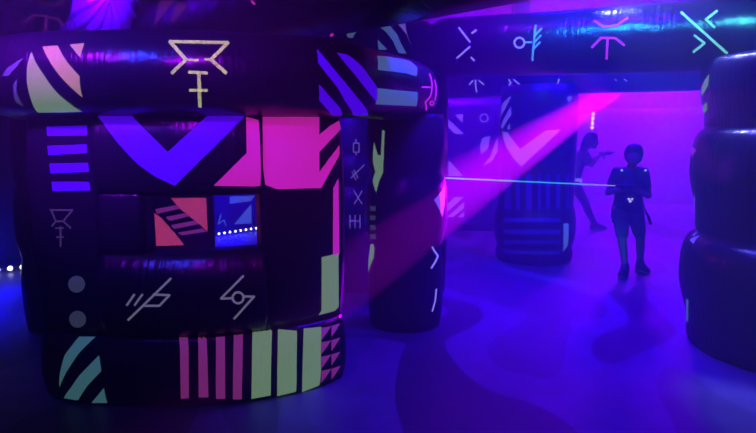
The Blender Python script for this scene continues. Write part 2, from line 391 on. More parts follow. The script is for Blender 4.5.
# prints sewn or painted on each inflatable: outlines in metres along and across its surface
PRINTS = {
'ring': [
 ('green_print', [[(0.558,0.755),(0.584,0.703),(0.626,0.637),(0.664,0.56),(0.7,0.496),(0.726,0.432),(0.6,0.423),(0.486,0.424),(0.519,0.528),(0.536,0.62),(0.547,0.69)]]),
 ('tan_print', [[(0.605,0.781),(0.682,0.786),(0.738,0.71),(0.805,0.635),(0.787,0.531),(0.75,0.579),(0.695,0.65),(0.644,0.722)],[(0.743,0.79),(0.816,0.798),(0.813,0.719)]]),
 ('rune_yellow', [[(1.175,0.797),(1.235,0.797),(1.295,0.798),(1.355,0.799),(1.417,0.801),(1.418,0.822),(1.356,0.819),(1.295,0.818),(1.234,0.816),(1.174,0.816)],[(1.17,0.803),(1.207,0.748),(1.241,0.701),(1.251,0.713),(1.217,0.761),(1.179,0.818)],[(1.242,0.719),(1.181,0.651),(1.189,0.64),(1.251,0.707)],[(1.413,0.824),(1.373,0.764),(1.335,0.716),(1.344,0.704),(1.382,0.752),(1.422,0.808)],[(1.335,0.709),(1.397,0.645),(1.406,0.657),(1.344,0.722)],[(1.245,0.704),(1.293,0.703),(1.294,0.715),(1.245,0.716)],[(1.315,0.709),(1.344,0.707),(1.345,0.719),(1.316,0.721)],[(1.25,0.647),(1.326,0.644),(1.327,0.658),(1.252,0.661)],[(1.286,0.654),(1.283,0.572),(1.277,0.468),(1.292,0.469),(1.298,0.572),(1.3,0.655)],[(1.249,0.562),(1.323,0.563),(1.323,0.577),(1.25,0.576)]]),
 ('violet_print', [[(1.816,0.806),(1.84,0.751),(1.87,0.703),(1.907,0.658),(1.954,0.611),(2.015,0.561),(2.107,0.502),(2.24,0.422),(2.1,0.414),(1.957,0.532),(1.891,0.611),(1.842,0.666),(1.804,0.722)],[(1.91,0.792),(1.969,0.786),(2.035,0.728),(2.08,0.672),(2.148,0.618),(2.185,0.535),(2.085,0.591),(2.021,0.641),(1.973,0.69),(1.936,0.737)],[(1.806,0.616),(1.867,0.555),(1.955,0.48),(2.018,0.409),(1.951,0.406),(1.823,0.529)]]),
 ('ice_print', [[(2.211,0.817),(2.392,0.839),(2.753,0.862),(2.787,0.8),(2.696,0.731),(2.505,0.734),(2.302,0.725),(2.15,0.718)],[(2.144,0.618),(2.288,0.62),(2.482,0.624),(2.697,0.629),(2.771,0.534),(2.552,0.53),(2.354,0.525),(2.187,0.522)]]),
 ('rune_pink', [[(2.95,0.772),(2.926,0.612),(2.95,0.614),(2.978,0.776)],[(2.927,0.62),(2.871,0.571),(2.897,0.565),(2.95,0.615)],[(2.871,0.571),(2.981,0.506),(3.003,0.509),(2.894,0.574)],[(2.761,0.66),(2.924,0.666),(2.928,0.677),(2.763,0.67)],[(3.006,0.733),(3.028,0.591),(3.057,0.593),(3.035,0.736)],[(3.032,0.574),(3.034,0.559),(3.066,0.558),(3.063,0.573)],[(3.043,0.565),(3.009,0.557),(3.031,0.55),(3.067,0.558)],[(3.029,0.558),(2.984,0.562),(2.984,0.554),(3.033,0.55)],[(3.003,0.558),(2.972,0.571),(2.957,0.567),(2.987,0.553)],[(2.98,0.564),(2.979,0.578),(2.957,0.58),(2.958,0.566)],[(2.972,0.573),(3.001,0.58),(2.983,0.588),(2.956,0.58)],[(2.982,0.579),(3.027,0.576),(3.026,0.584),(2.982,0.588)],[(3.006,0.58),(3.043,0.567),(3.064,0.572),(3.023,0.585)]]),
 ('grey_print', [[(0.432,0.642),(0.459,0.678),(0.499,0.705),(0.527,0.724),(0.503,0.686),(0.459,0.641)],[(0.473,0.602),(0.498,0.63),(0.475,0.572),(0.455,0.479),(0.434,0.506)]]),
],
'lintel': [
 ('violet_print', [[(0.757,0.42),(0.851,0.42),(0.941,0.42),(1.007,0.353),(1.065,0.295),(1.118,0.237),(1.166,0.282),(1.213,0.326),(1.26,0.372),(1.307,0.421),(1.369,0.421),(1.432,0.422),(1.496,0.422),(1.448,0.374),(1.403,0.329),(1.36,0.285),(1.317,0.241),(1.273,0.198),(1.23,0.154),(1.185,0.11),(1.138,0.063),(1.047,0.115),(0.97,0.177),(0.926,0.227),(0.88,0.278),(0.803,0.374)]]),
 ('pink_print', [[(1.5,0.419),(1.562,0.401),(1.562,0.336),(1.562,0.273),(1.562,0.211),(1.562,0.117),(1.562,0.052),(1.533,0.049),(1.463,0.053),(1.394,0.056),(1.326,0.06),(1.382,0.118),(1.437,0.174),(1.493,0.229),(1.494,0.291),(1.496,0.354)]]),
],
'colR': [
 ('pink_print', [[(1.588,1.175),(1.664,1.175),(1.742,1.176),(1.825,1.177),(1.916,1.178),(1.905,1.079),(1.984,1.129),(2.062,1.16),(2.07,1.112),(1.977,1.047),(1.898,0.985),(1.892,0.874),(1.963,0.947),(2.046,1.021),(2.041,0.964),(1.99,0.903),(1.944,0.844),(1.902,0.784),(1.812,0.788),(1.729,0.79),(1.65,0.791),(1.587,0.816),(1.576,0.92),(1.579,0.984),(1.582,1.047),(1.585,1.111)],[(1.984,0.779),(2.024,0.833),(2.023,0.76),(2.022,0.687),(2.022,0.613),(2.023,0.539),(2.024,0.464),(2.026,0.388),(1.976,0.384),(1.976,0.464),(1.977,0.544),(1.979,0.623),(1.981,0.701)]]),
 ('green_print', [[(1.898,0.39),(2.018,0.395),(2.02,0.314),(2.025,0.232),(2.031,0.147),(2.041,0.06),(2.012,0.043),(1.887,0.043),(1.907,0.066),(1.903,0.15),(1.9,0.231),(1.899,0.311)]]),
],
'base': [
 ('mauve_print', [[(1.105,0.462),(1.154,0.458),(1.165,0.358),(1.165,0.29),(1.163,0.221),(1.16,0.149),(1.155,0.071),(1.113,0.068),(1.118,0.147),(1.121,0.22),(1.122,0.29),(1.121,0.358)],[(1.206,0.47),(1.252,0.47),(1.259,0.36),(1.26,0.291),(1.259,0.22),(1.258,0.147),(1.256,0.068),(1.205,0.072),(1.21,0.15),(1.212,0.223),(1.214,0.293),(1.215,0.361)],[(1.305,0.441),(1.354,0.439),(1.351,0.349),(1.349,0.279),(1.347,0.206),(1.344,0.13),(1.342,0.047),(1.294,0.053),(1.297,0.135),(1.3,0.209),(1.303,0.281),(1.305,0.35)],[(1.4,0.414),(1.45,0.422),(1.443,0.342),(1.439,0.27),(1.435,0.195),(1.431,0.117),(1.429,0.029),(1.381,0.037),(1.384,0.122),(1.387,0.198),(1.391,0.271),(1.395,0.342)],[(1.901,0.37),(1.973,0.365),(1.89,0.302)],[(1.973,0.365),(2.046,0.365),(1.96,0.303)],[(1.889,0.29),(1.958,0.284),(1.885,0.219)],[(1.958,0.284),(2.028,0.283),(1.954,0.218)],[(1.885,0.205),(1.954,0.199),(1.885,0.131)],[(1.954,0.199),(2.024,0.196),(1.956,0.129)],[(1.886,0.117),(1.957,0.108),(1.897,0.03)],[(1.957,0.108),(2.029,0.104),(1.973,0.025)]]),
 ('green_print', [[(1.502,0.427),(1.61,0.419),(1.599,0.341),(1.593,0.268),(1.589,0.193),(1.587,0.114),(1.588,0.024),(1.481,0.022),(1.482,0.113),(1.485,0.193),(1.488,0.269),(1.493,0.342)],[(1.642,0.408),(1.748,0.384),(1.74,0.314),(1.735,0.242),(1.733,0.168),(1.734,0.089),(1.737,0.015),(1.626,0.008),(1.623,0.103),(1.624,0.184),(1.628,0.261),(1.633,0.335)],[(1.79,0.389),(1.902,0.377),(1.889,0.308),(1.883,0.238),(1.882,0.164),(1.885,0.085),(1.887,0.015),(1.775,0.001),(1.767,0.094),(1.768,0.173),(1.771,0.247),(1.778,0.319)]]),
 ('teal_print', [[(0.554,0.399),(0.65,0.403),(0.564,0.314),(0.482,0.197),(0.425,0.102),(0.439,0.176),(0.478,0.294)],[(0.681,0.307),(0.691,0.221),(0.599,0.128),(0.521,0.028),(0.43,0.03),(0.506,0.117),(0.56,0.188),(0.622,0.249)],[(0.697,0.123),(0.695,0.023),(0.597,0.014)]]),
],
'colL': [
 ('violet_print', [[(0.459,1.123),(0.54,1.124),(0.616,1.126),(0.691,1.128),(0.691,1.078),(0.617,1.077),(0.543,1.076),(0.465,1.074)],[(0.465,1.023),(0.541,1.026),(0.614,1.029),(0.687,1.032),(0.688,0.988),(0.616,0.984),(0.544,0.98),(0.469,0.976)],[(0.474,0.932),(0.548,0.934),(0.619,0.936),(0.691,0.938),(0.693,0.891),(0.621,0.888),(0.55,0.885),(0.477,0.881)],[(0.48,0.837),(0.552,0.839),(0.623,0.84),(0.693,0.84),(0.697,0.796),(0.626,0.794),(0.555,0.792),(0.483,0.789)]]),
 ('rune_dim', [[(0.456,0.683),(0.592,0.687),(0.593,0.696),(0.457,0.693)],[(0.462,0.685),(0.485,0.625),(0.495,0.629),(0.473,0.689)],[(0.487,0.634),(0.458,0.603),(0.467,0.598),(0.495,0.629)],[(0.583,0.693),(0.527,0.632),(0.534,0.626),(0.591,0.687)],[(0.527,0.629),(0.57,0.59),(0.577,0.598),(0.534,0.636)],[(0.484,0.624),(0.536,0.626),(0.537,0.636),(0.485,0.634)],[(0.509,0.604),(0.5,0.492),(0.51,0.492),(0.52,0.604)],[(0.483,0.589),(0.533,0.59),(0.534,0.599),(0.484,0.597)],[(0.483,0.54),(0.529,0.542),(0.53,0.551),(0.484,0.549)]]),
 ('grey_print', [[(0.626,0.294),(0.62,0.276),(0.608,0.26),(0.591,0.249),(0.571,0.244),(0.553,0.247),(0.538,0.257),(0.529,0.272),(0.527,0.29),(0.533,0.308),(0.546,0.324),(0.563,0.335),(0.582,0.339),(0.6,0.336),(0.615,0.327),(0.624,0.312)],[(0.607,0.095),(0.6,0.075),(0.587,0.058),(0.569,0.047),(0.549,0.042),(0.53,0.044),(0.515,0.054),(0.506,0.07),(0.506,0.089),(0.512,0.109),(0.526,0.125),(0.544,0.137),(0.564,0.142),(0.583,0.139),(0.597,0.129),(0.606,0.113)]]),
],
'sill': [
 ('rune_grey', [[(1.105,0.374),(1.065,0.332),(1.022,0.288),(0.977,0.243),(0.931,0.197),(0.879,0.147),(0.885,0.137),(0.938,0.188),(0.985,0.235),(1.029,0.28),(1.072,0.323),(1.113,0.366)],[(1.021,0.281),(1.102,0.277),(1.103,0.288),(1.021,0.293)],[(1.098,0.289),(1.044,0.229),(1.051,0.221),(1.106,0.281)],[(1.053,0.233),(0.973,0.233),(0.972,0.221),(1.052,0.221)],[(0.927,0.291),(0.883,0.229),(0.892,0.223),(0.936,0.285)],[(0.967,0.292),(0.923,0.23),(0.931,0.224),(0.975,0.286)],[(1.452,0.37),(1.393,0.313),(1.336,0.256),(1.343,0.247),(1.4,0.305),(1.459,0.361)],[(1.339,0.247),(1.397,0.245),(1.397,0.257),(1.339,0.259)],[(1.445,0.253),(1.441,0.234),(1.451,0.23),(1.456,0.249)],[(1.445,0.241),(1.434,0.227),(1.442,0.219),(1.453,0.233)],[(1.44,0.232),(1.424,0.225),(1.428,0.214),(1.444,0.221)],[(1.431,0.226),(1.414,0.228),(1.414,0.216),(1.431,0.214)],[(1.421,0.225),(1.406,0.235),(1.401,0.225),(1.416,0.215)],[(1.412,0.229),(1.401,0.246),(1.393,0.239),(1.403,0.223)],[(1.405,0.238),(1.401,0.257),(1.391,0.255),(1.394,0.236)],[(1.401,0.248),(1.405,0.267),(1.395,0.27),(1.391,0.252)],[(1.402,0.259),(1.413,0.273),(1.405,0.281),(1.394,0.267)],[(1.407,0.269),(1.423,0.276),(1.419,0.287),(1.403,0.28)],[(1.416,0.274),(1.433,0.273),(1.433,0.285),(1.416,0.286)],[(1.426,0.275),(1.441,0.266),(1.445,0.276),(1.43,0.286)],[(1.435,0.271),(1.445,0.255),(1.454,0.262),(1.443,0.278)],[(1.442,0.263),(1.445,0.244),(1.456,0.246),(1.452,0.265)],[(1.45,0.249),(1.504,0.243),(1.505,0.255),(1.45,0.261)],[(1.5,0.256),(1.447,0.198),(1.395,0.135),(1.403,0.125),(1.455,0.189),(1.508,0.247)]]),
],
'mid': [
 ('green_print', [[(0.657,1.522),(0.677,1.515),(0.675,1.418),(0.668,1.321),(0.645,1.217),(0.624,1.146),(0.61,1.059),(0.553,1.141),(0.56,1.284),(0.589,1.435),(0.623,1.342),(0.646,1.343),(0.655,1.433)],[(0.544,0.663),(0.543,0.625),(0.547,0.548),(0.498,0.479),(0.468,0.422),(0.435,0.517),(0.454,0.632)]]),
 ('grey_print', [[(0.555,0.954),(0.613,0.961),(0.613,0.924),(0.556,0.917)],[(0.555,0.883),(0.613,0.89),(0.612,0.857),(0.553,0.848)],[(0.549,0.81),(0.61,0.819),(0.606,0.78),(0.541,0.77)],[(0.533,0.737),(0.602,0.749),(0.593,0.707),(0.513,0.693)]]),
 ('lilac_print', [[(1.157,1.114),(1.011,1.011),(1.095,0.874),(1.121,0.96)]]),
 ('rune_lilac', [[(1.02,0.653),(1.094,0.563),(1.116,0.565),(1.033,0.658)],[(1.095,0.574),(1.009,0.492),(1.022,0.484),(1.116,0.564)],[(1.061,0.325),(1.051,0.237),(1.067,0.232),(1.077,0.321)],[(1.053,0.243),(1.024,0.157),(1.038,0.151),(1.068,0.236)]]),
],
'rune': [
 ('rune_lilac', [[(1.81,0.898),(1.923,0.767),(1.935,0.775),(1.819,0.909)],[(1.94,0.834),(1.979,0.864),(1.968,0.878),(1.93,0.847)],[(1.925,0.745),(1.8,0.654),(1.809,0.643),(1.935,0.734)],[(1.922,0.651),(1.947,0.618),(1.96,0.629),(1.935,0.661)],[(2.362,0.754),(2.357,0.732),(2.371,0.728),(2.376,0.751)],[(2.361,0.74),(2.346,0.723),(2.357,0.714),(2.372,0.731)],[(2.354,0.728),(2.332,0.719),(2.337,0.707),(2.36,0.716)],[(2.342,0.721),(2.317,0.722),(2.317,0.708),(2.341,0.707)],[(2.327,0.719),(2.305,0.73),(2.299,0.718),(2.32,0.707)],[(2.313,0.724),(2.297,0.743),(2.286,0.735),(2.301,0.716)],[(2.302,0.734),(2.296,0.757),(2.282,0.755),(2.288,0.732)],[(2.296,0.747),(2.302,0.77),(2.288,0.774),(2.282,0.751)],[(2.297,0.762),(2.312,0.779),(2.3,0.788),(2.286,0.77)],[(2.304,0.774),(2.326,0.783),(2.319,0.795),(2.298,0.786)],[(2.316,0.781),(2.341,0.78),(2.34,0.794),(2.315,0.795)],[(2.331,0.783),(2.353,0.771),(2.359,0.783),(2.336,0.795)],[(2.345,0.778),(2.361,0.759),(2.372,0.767),(2.356,0.786)],[(2.357,0.767),(2.362,0.745),(2.376,0.747),(2.37,0.77)]]),
 ('rune_cyan', [[(2.365,0.746),(2.429,0.743),(2.429,0.756),(2.365,0.759)],[(2.437,0.887),(2.436,0.746),(2.414,0.607),(2.429,0.605),(2.451,0.744),(2.453,0.884)],[(2.453,0.792),(2.501,0.849),(2.489,0.86),(2.442,0.802)],[(2.452,0.744),(2.499,0.795),(2.489,0.805),(2.441,0.753)],[(2.443,0.695),(2.494,0.747),(2.484,0.756),(2.433,0.704)]]),
 ('rune_pink', [[(2.861,0.884),(2.935,0.828),(2.942,0.842),(2.868,0.9)],[(2.933,0.829),(3.034,0.832),(3.031,0.85),(2.93,0.846)],[(3.031,0.831),(3.101,0.892),(3.09,0.909),(3.021,0.846)],[(2.867,0.686),(2.934,0.754),(2.922,0.766),(2.856,0.698)],[(2.921,0.75),(3.027,0.745),(3.026,0.761),(2.921,0.766)],[(3.015,0.75),(3.082,0.693),(3.091,0.705),(3.024,0.762)],[(2.965,0.76),(2.956,0.6),(2.972,0.599),(2.981,0.758)]]),
 ('rune_teal', [[(3.424,0.911),(3.486,0.841),(3.546,0.782),(3.605,0.726),(3.663,0.669),(3.722,0.609),(3.731,0.623),(3.672,0.682),(3.614,0.738),(3.555,0.794),(3.495,0.854),(3.433,0.928)],[(3.643,0.921),(3.577,0.851),(3.587,0.838),(3.652,0.904)],[(3.578,0.844),(3.637,0.784),(3.645,0.794),(3.586,0.856)],[(3.517,0.743),(3.586,0.686),(3.593,0.697),(3.524,0.754)],[(3.585,0.702),(3.516,0.641),(3.525,0.627),(3.594,0.69)]]),
 ('ice_print', [[(1.043,0.981),(1.142,0.994),(1.267,0.872),(1.366,0.706),(1.29,0.714),(1.237,0.814),(1.152,0.901)],[(1.073,0.843),(1.179,0.749),(1.09,0.75)],[(0.673,0.958),(0.803,0.951),(0.788,0.876),(0.73,0.881)]]),
 ('lilac_print', [[(1.22,1.004),(1.294,1.007),(1.413,0.767),(1.359,0.866)]]),
],
'farbeam': [
 ('rune_lilac', [[(2.612,0.639),(2.672,0.693),(2.659,0.704),(2.6,0.651)],[(2.689,0.702),(2.665,0.528),(2.684,0.53),(2.707,0.703)],[(2.731,0.688),(2.793,0.63),(2.807,0.643),(2.743,0.7)],[(3.1,0.684),(3.122,0.64),(3.137,0.648),(3.114,0.692)],[(3.124,0.656),(3.072,0.59),(3.083,0.578),(3.137,0.646)],[(3.158,0.679),(3.261,0.563),(3.274,0.578),(3.169,0.69)],[(3.648,0.67),(3.632,0.618),(3.646,0.613),(3.662,0.665)],[(3.64,0.629),(3.592,0.588),(3.599,0.573),(3.648,0.616)],[(4.211,0.638),(4.23,0.615),(4.238,0.625),(4.219,0.647)],[(4.3,0.634),(4.334,0.605),(4.341,0.617),(4.306,0.644)]]),
],
'farwall': [
 ('lilac_print', [[(1.339,1.731),(1.456,1.745),(1.451,1.614)],[(1.237,1.673),(1.475,1.453),(1.343,1.453),(1.239,1.556)],[(1.254,1.07),(1.473,0.833),(1.258,0.832)],[(1.229,0.394),(1.361,0.517),(1.495,0.518),(1.364,0.395),(1.231,0.271)],[(1.248,0.209),(1.497,0.442),(1.499,0.35),(1.338,0.21)],[(1.413,0.211),(1.501,0.289),(1.503,0.212)],[(1.74,1.395),(1.856,1.424),(1.832,1.234),(1.731,1.16),(1.714,1.263)],[(1.968,1.395),(1.973,1.205),(1.895,1.058),(1.765,0.983),(1.864,1.116),(1.925,1.3)],[(1.814,1.693),(1.801,1.651),(1.818,1.645),(1.831,1.688)],[(1.809,1.662),(1.774,1.636),(1.784,1.622),(1.82,1.648)],[(1.786,1.64),(1.742,1.64),(1.742,1.622),(1.787,1.622)],[(1.755,1.636),(1.718,1.662),(1.708,1.648),(1.745,1.622)],[(1.726,1.651),(1.712,1.693),(1.695,1.688),(1.71,1.646)],[(1.712,1.68),(1.725,1.722),(1.708,1.728),(1.695,1.685)],[(1.717,1.711),(1.753,1.737),(1.742,1.752),(1.707,1.725)],[(1.74,1.733),(1.785,1.733),(1.784,1.751),(1.74,1.751)],[(1.772,1.737),(1.808,1.711),(1.818,1.725),(1.782,1.751)],[(1.8,1.722),(1.815,1.68),(1.831,1.685),(1.816,1.727)]]),
],
'drum': [
 ('lilac_print', [[(0.842,1.892),(0.868,1.887),(0.764,1.759),(0.635,1.673),(0.66,1.804)],[(0.865,1.783),(0.879,1.694),(0.725,1.542),(0.654,1.56),(0.792,1.697)],[(0.86,1.606),(0.871,1.536),(0.813,1.53)],[(0.697,1.514),(0.827,1.503),(1.011,1.318),(1.146,1.421),(1.273,1.522),(1.44,1.529),(1.331,1.431),(1.232,1.331),(1.134,1.23),(1.03,1.126),(0.943,1.2),(0.814,1.336)],[(1.501,1.878),(1.587,1.886),(1.54,1.815)]]),
 ('blue_print', [[(0.78,1.029),(0.9,1.037),(0.905,0.84),(0.92,0.641),(0.815,0.628),(0.786,0.829)],[(0.967,1.041),(1.016,1.043),(1.022,0.848),(1.031,0.652),(0.984,0.648),(0.973,0.845)],[(1.083,1.046),(1.147,1.048),(1.154,0.855),(1.161,0.66),(1.097,0.657),(1.09,0.852)],[(1.21,1.049),(1.241,1.05),(1.249,0.857),(1.256,0.663),(1.225,0.662),(1.217,0.857)],[(1.294,1.05),(1.337,1.05),(1.347,0.858),(1.355,0.663),(1.31,0.664),(1.303,0.858)],[(1.406,1.049),(1.456,1.048),(1.468,0.855),(1.477,0.659),(1.426,0.661),(1.417,0.856)],[(1.542,1.045),(1.593,1.043),(1.614,0.847),(1.622,0.648),(1.567,0.653),(1.558,0.85)],[(0.844,0.527),(1.022,0.549),(1.167,0.56),(1.307,0.563),(1.462,0.559),(1.46,0.515),(1.307,0.519),(1.169,0.516),(1.026,0.505),(0.85,0.482)],[(0.855,0.396),(1.03,0.421),(1.172,0.433),(1.309,0.436),(1.461,0.431),(1.464,0.38),(1.311,0.386),(1.173,0.382),(1.031,0.37),(0.855,0.344)],[(0.848,0.271),(1.031,0.3),(1.175,0.314),(1.315,0.318),(1.472,0.311),(1.481,0.263),(1.318,0.271),(1.177,0.267),(1.029,0.252),(0.836,0.22)],[(0.831,0.143),(1.022,0.175),(1.178,0.192),(1.328,0.196),(1.504,0.186),(1.5,0.138),(1.33,0.147),(1.18,0.143),(1.028,0.128),(0.844,0.098)]]),
 ('ice_print', [[(1.498,0.49),(1.572,0.495),(1.603,0.224),(1.553,0.155),(1.509,0.331)]]),
],
'right': [
 ('green_print', [[(0.944,1.951),(0.941,1.878),(0.901,1.851),(0.808,1.809),(0.822,1.872),(0.879,1.913)],[(0.892,1.772),(0.863,1.718),(0.786,1.691),(0.706,1.729)]]),
 ('mauve_print', [[(0.706,1.461),(0.897,1.42),(0.81,1.361)]]),
 ('lilac_print', [[(0.796,1.09),(0.845,1.096),(0.752,0.988),(0.743,0.891),(0.861,0.795),(0.839,0.787),(0.736,0.895),(0.736,0.993)],[(0.857,0.755),(0.917,0.815),(0.945,0.744)]]),
 ('ice_print', [[(0.917,0.344),(0.946,0.339),(0.83,0.136),(0.771,0.132)]]),
],
'over': [
 ('crimson_print', [[(1.107,0.906),(1.162,1),(1.11,1.126),(1.458,1.06),(1.311,0.979)],[(1.423,0.882),(1.521,1.049),(1.736,0.975),(1.504,0.903)]]),
 ('rune_pink', [[(2.602,0.878),(2.635,0.849),(2.657,0.856),(2.624,0.884)],[(3.109,0.507),(3.033,0.444),(3.058,0.444),(3.139,0.505)]]),
],
'overleft': [
 ('crimson_print', [[(2.354,0.65),(2.425,0.691),(2.423,0.705),(2.353,0.663)],[(2.417,0.692),(2.46,0.627),(2.486,0.491),(2.492,0.503),(2.466,0.641),(2.423,0.705)],[(2.486,0.517),(2.453,0.34),(2.453,0.288),(2.493,0.508)],[(2.464,0.639),(2.354,0.444),(2.354,0.392),(2.47,0.625)],[(2.466,0.773),(2.517,0.639),(2.519,0.653),(2.47,0.788)],[(2.516,0.645),(2.527,0.494),(2.529,0.543),(2.517,0.674)]]),
],
'runecol': [
 ('lilac_print', [[(0.891,1.427),(0.888,1.34),(0.897,1.34),(0.899,1.427)],[(0.89,1.338),(0.943,1.338),(0.943,1.347),(0.891,1.347)],[(0.945,1.34),(0.944,1.427),(0.936,1.427),(0.936,1.34)],[(0.942,1.429),(0.893,1.429),(0.893,1.42),(0.942,1.42)],[(0.919,1.423),(0.92,1.463),(0.912,1.463),(0.911,1.423)],[(0.91,1.345),(0.91,1.311),(0.919,1.311),(0.919,1.345)],[(0.873,1.098),(0.985,1.218),(0.979,1.225),(0.868,1.105)],[(0.893,1.176),(0.928,1.099),(0.935,1.103),(0.901,1.18)],[(0.877,1.158),(0.911,1.08),(0.918,1.084),(0.884,1.162)],[(0.891,0.976),(0.96,0.854),(0.967,0.858),(0.898,0.981)],[(0.962,0.981),(0.892,0.859),(0.899,0.854),(0.969,0.976)],[(0.853,0.754),(0.857,0.626),(0.865,0.626),(0.862,0.754)],[(0.898,0.755),(0.899,0.627),(0.907,0.627),(0.907,0.755)],[(0.942,0.754),(0.941,0.626),(0.949,0.626),(0.951,0.754)],[(0.856,0.688),(0.948,0.688),(0.949,0.697),(0.856,0.697)]]),
],
'back': [
 ('coral_print', [[(6.753,2.423),(6.535,2.445),(6.286,2.466),(6.286,2.636),(6.284,2.808),(6.524,2.631),(6.648,2.535)],[(6.951,2.54),(6.875,2.595),(6.719,2.765),(6.661,2.836),(6.613,2.893),(6.784,2.869),(6.946,2.845),(6.949,2.692)]]),
 ('mauve_print', [[(6.94,2.505),(6.691,2.496),(6.648,2.535),(6.922,2.552)],[(6.828,2.592),(6.585,2.585),(6.524,2.622),(6.778,2.636)],[(6.768,2.676),(6.622,2.675),(6.468,2.674),(6.407,2.716),(6.574,2.718),(6.729,2.719)],[(6.694,2.759),(6.537,2.763),(6.365,2.765),(6.298,2.806),(6.48,2.801),(6.64,2.795)]]),
],
'rearwall': [
 ('ice_print', [[(4.563,0.539),(4.776,0.528),(4.998,0.518),(4.933,0.441),(4.56,0.429)],[(4.933,0.395),(4.945,0.092),(4.632,0.115),(4.78,0.254)],[(4.406,0.301),(4.351,0.15),(4.37,0.142),(4.425,0.294)],[(4.364,0.14),(4.472,0.193),(4.461,0.209),(4.353,0.156)],[(4.451,0.201),(4.488,0.098),(4.507,0.102),(4.47,0.205)]]),
],
}

# ------------------------------------------------------------------ the room
def structure(name, bm, mat):
    return tag(link(name, bm, mat, smooth=False), kind='structure')

structure('floor', box_bm((-7, -2.5, -0.1), (9, 15, 0)), 'camo_carpet')
structure('ceiling', box_bm((-7, -2.5, 3.7), (9, 15, 3.8)), 'dark_ceiling')
structure('wall_back', box_bm((-7, 15, 0), (9, 15.1, 3.7)), 'dark_wall')
structure('wall_left', box_bm((-7.1, -2.5, 0), (-7, 15, 3.7)), 'dark_wall')
structure('wall_right', box_bm((9, -2.5, 0), (9.1, 15, 3.7)), 'dark_wall')

# ------------------------------------------------------------------ the bunker on the left
FOOT = rounded([(-1.92, 3.12), (-0.98, 2.99), (-0.27, 3.30), (0.30, 4.46), (-0.10, 5.75), (-1.70, 6.15), (-2.62, 4.45)],
               [0.30, 0.45, 0.30, 0.30, 0.4, 0.4, 0.4])
bunker = empty('inflatable_bunker', (-1.0, 4.5, 0), 'large black inflatable bunker with a window, violet chevron and pink block print', 'inflatable')
def foot_u(x, y):
    best = min(range(len(FOOT)), key=lambda i: (FOOT[i] - Vector((x, y))).length)
    return sum((FOOT[i + 1] - FOOT[i]).length for i in range(best))
UL, UR = foot_u(-1.86, 3.16), foot_u(-0.20, 3.42)
WL, WR = foot_u(-1.45, 3.06), foot_u(-0.60, 3.12)
OL, OR_ = UL + 0.0, UR
body = dict(path=FOOT, closed=True, pclosed=True)
sheet('ring', 'top_ring', bunker, profile=tube_profile(0.212, 1.785), **body)
sheet('base', 'base_band', bunker, profile=wall_profile(0.0, 0.40, 0.035, 0.30), u0=UL, u1=UR, **body)
sheet('sill', 'sill_cushion', bunker, profile=wall_profile(0.40, 0.86, 0.085, 0.15), u0=WL, u1=WR, **body)
sheet('lintel', 'lintel_panel', bunker, profile=wall_profile(1.165, 1.60, 0.05, 0.15), u0=WL, u1=WR + 0.02, **body)
sheet('colL', 'window_column', bunker, profile=wall_profile(0.40, 1.60, 0.03, 0.16), u0=UL, u1=WL + 0.01, **body)
sheet('colR', 'window_column', bunker, profile=wall_profile(0.40, 1.60, 0.035, 0.13), u0=WR - 0.01, u1=UR, **body)
sheet('jamb', 'window_jamb', bunker, profile=wall_profile(0.84, 1.185, 0.025, 0.12), u0=WL, u1=foot_u(-1.245, 3.03), **body)
sheet('mid', 'doorway_column', bunker, path=circle_path((0.215, 4.50), 0.275), closed=True, pclosed=False,
      profile=stack_profile([0.0, 0.62, 1.20, 1.62], [0.02, 0.045, 0.035]))
sheet('leftcol', 'doorway_column', bunker, path=circle_path((-2.50, 4.42), 0.20), closed=True, pclosed=False,
      profile=stack_profile([0.0, 0.55, 1.1, 1.62], [0.02, 0.03, 0.02]))
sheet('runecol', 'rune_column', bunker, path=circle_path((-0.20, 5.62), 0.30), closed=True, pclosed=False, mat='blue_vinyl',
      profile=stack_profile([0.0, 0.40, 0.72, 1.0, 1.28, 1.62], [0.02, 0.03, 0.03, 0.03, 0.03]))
BU0, BU1 = foot_u(-1.80, 6.09), foot_u(-2.45, 4.80)
sheet('back', 'back_wall', bunker, profile=wall_profile(0.0, 1.60, 0.03, 0.10), u0=BU0, u1=BU1, **body)

# ------------------------------------------------------------------ overhead tubes
t = sheet('over', 'overhead_tube', None, rounded([(-2.42, 6.12), (-0.42, 4.02), (1.75, 1.75)], 0.8, closed=False), False,
          tube_profile(0.30, 2.405), True, scale=dome(0.3), base=(0, 3.6, 2.14))
tag(t, 'dark inflatable tube with crimson triangles crossing overhead above the bunker', 'inflatable')
t = sheet('overleft', 'overhead_tube', None, rounded([(-4.6, 4.1), (-2.06, 4.05)], 0.2, closed=False), False,
          tube_profile(0.30, 2.42), True, scale=dome(0.24), base=(-3, 4.05, 2.12))
tag(t, 'dark inflatable tube with a faint forked rune at the top left corner', 'inflatable')
t = sheet('gatherend', 'gathered_tube', None, rounded([(-4.0, 6.4), (-2.22, 5.08)], 0.2, closed=False), False,
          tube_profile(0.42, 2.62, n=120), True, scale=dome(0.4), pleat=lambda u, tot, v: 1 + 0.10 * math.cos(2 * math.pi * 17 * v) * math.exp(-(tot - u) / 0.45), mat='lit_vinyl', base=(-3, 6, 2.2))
tag(t, 'gathered end of a tube lit bright violet between the two dark overhead tubes', 'inflatable')

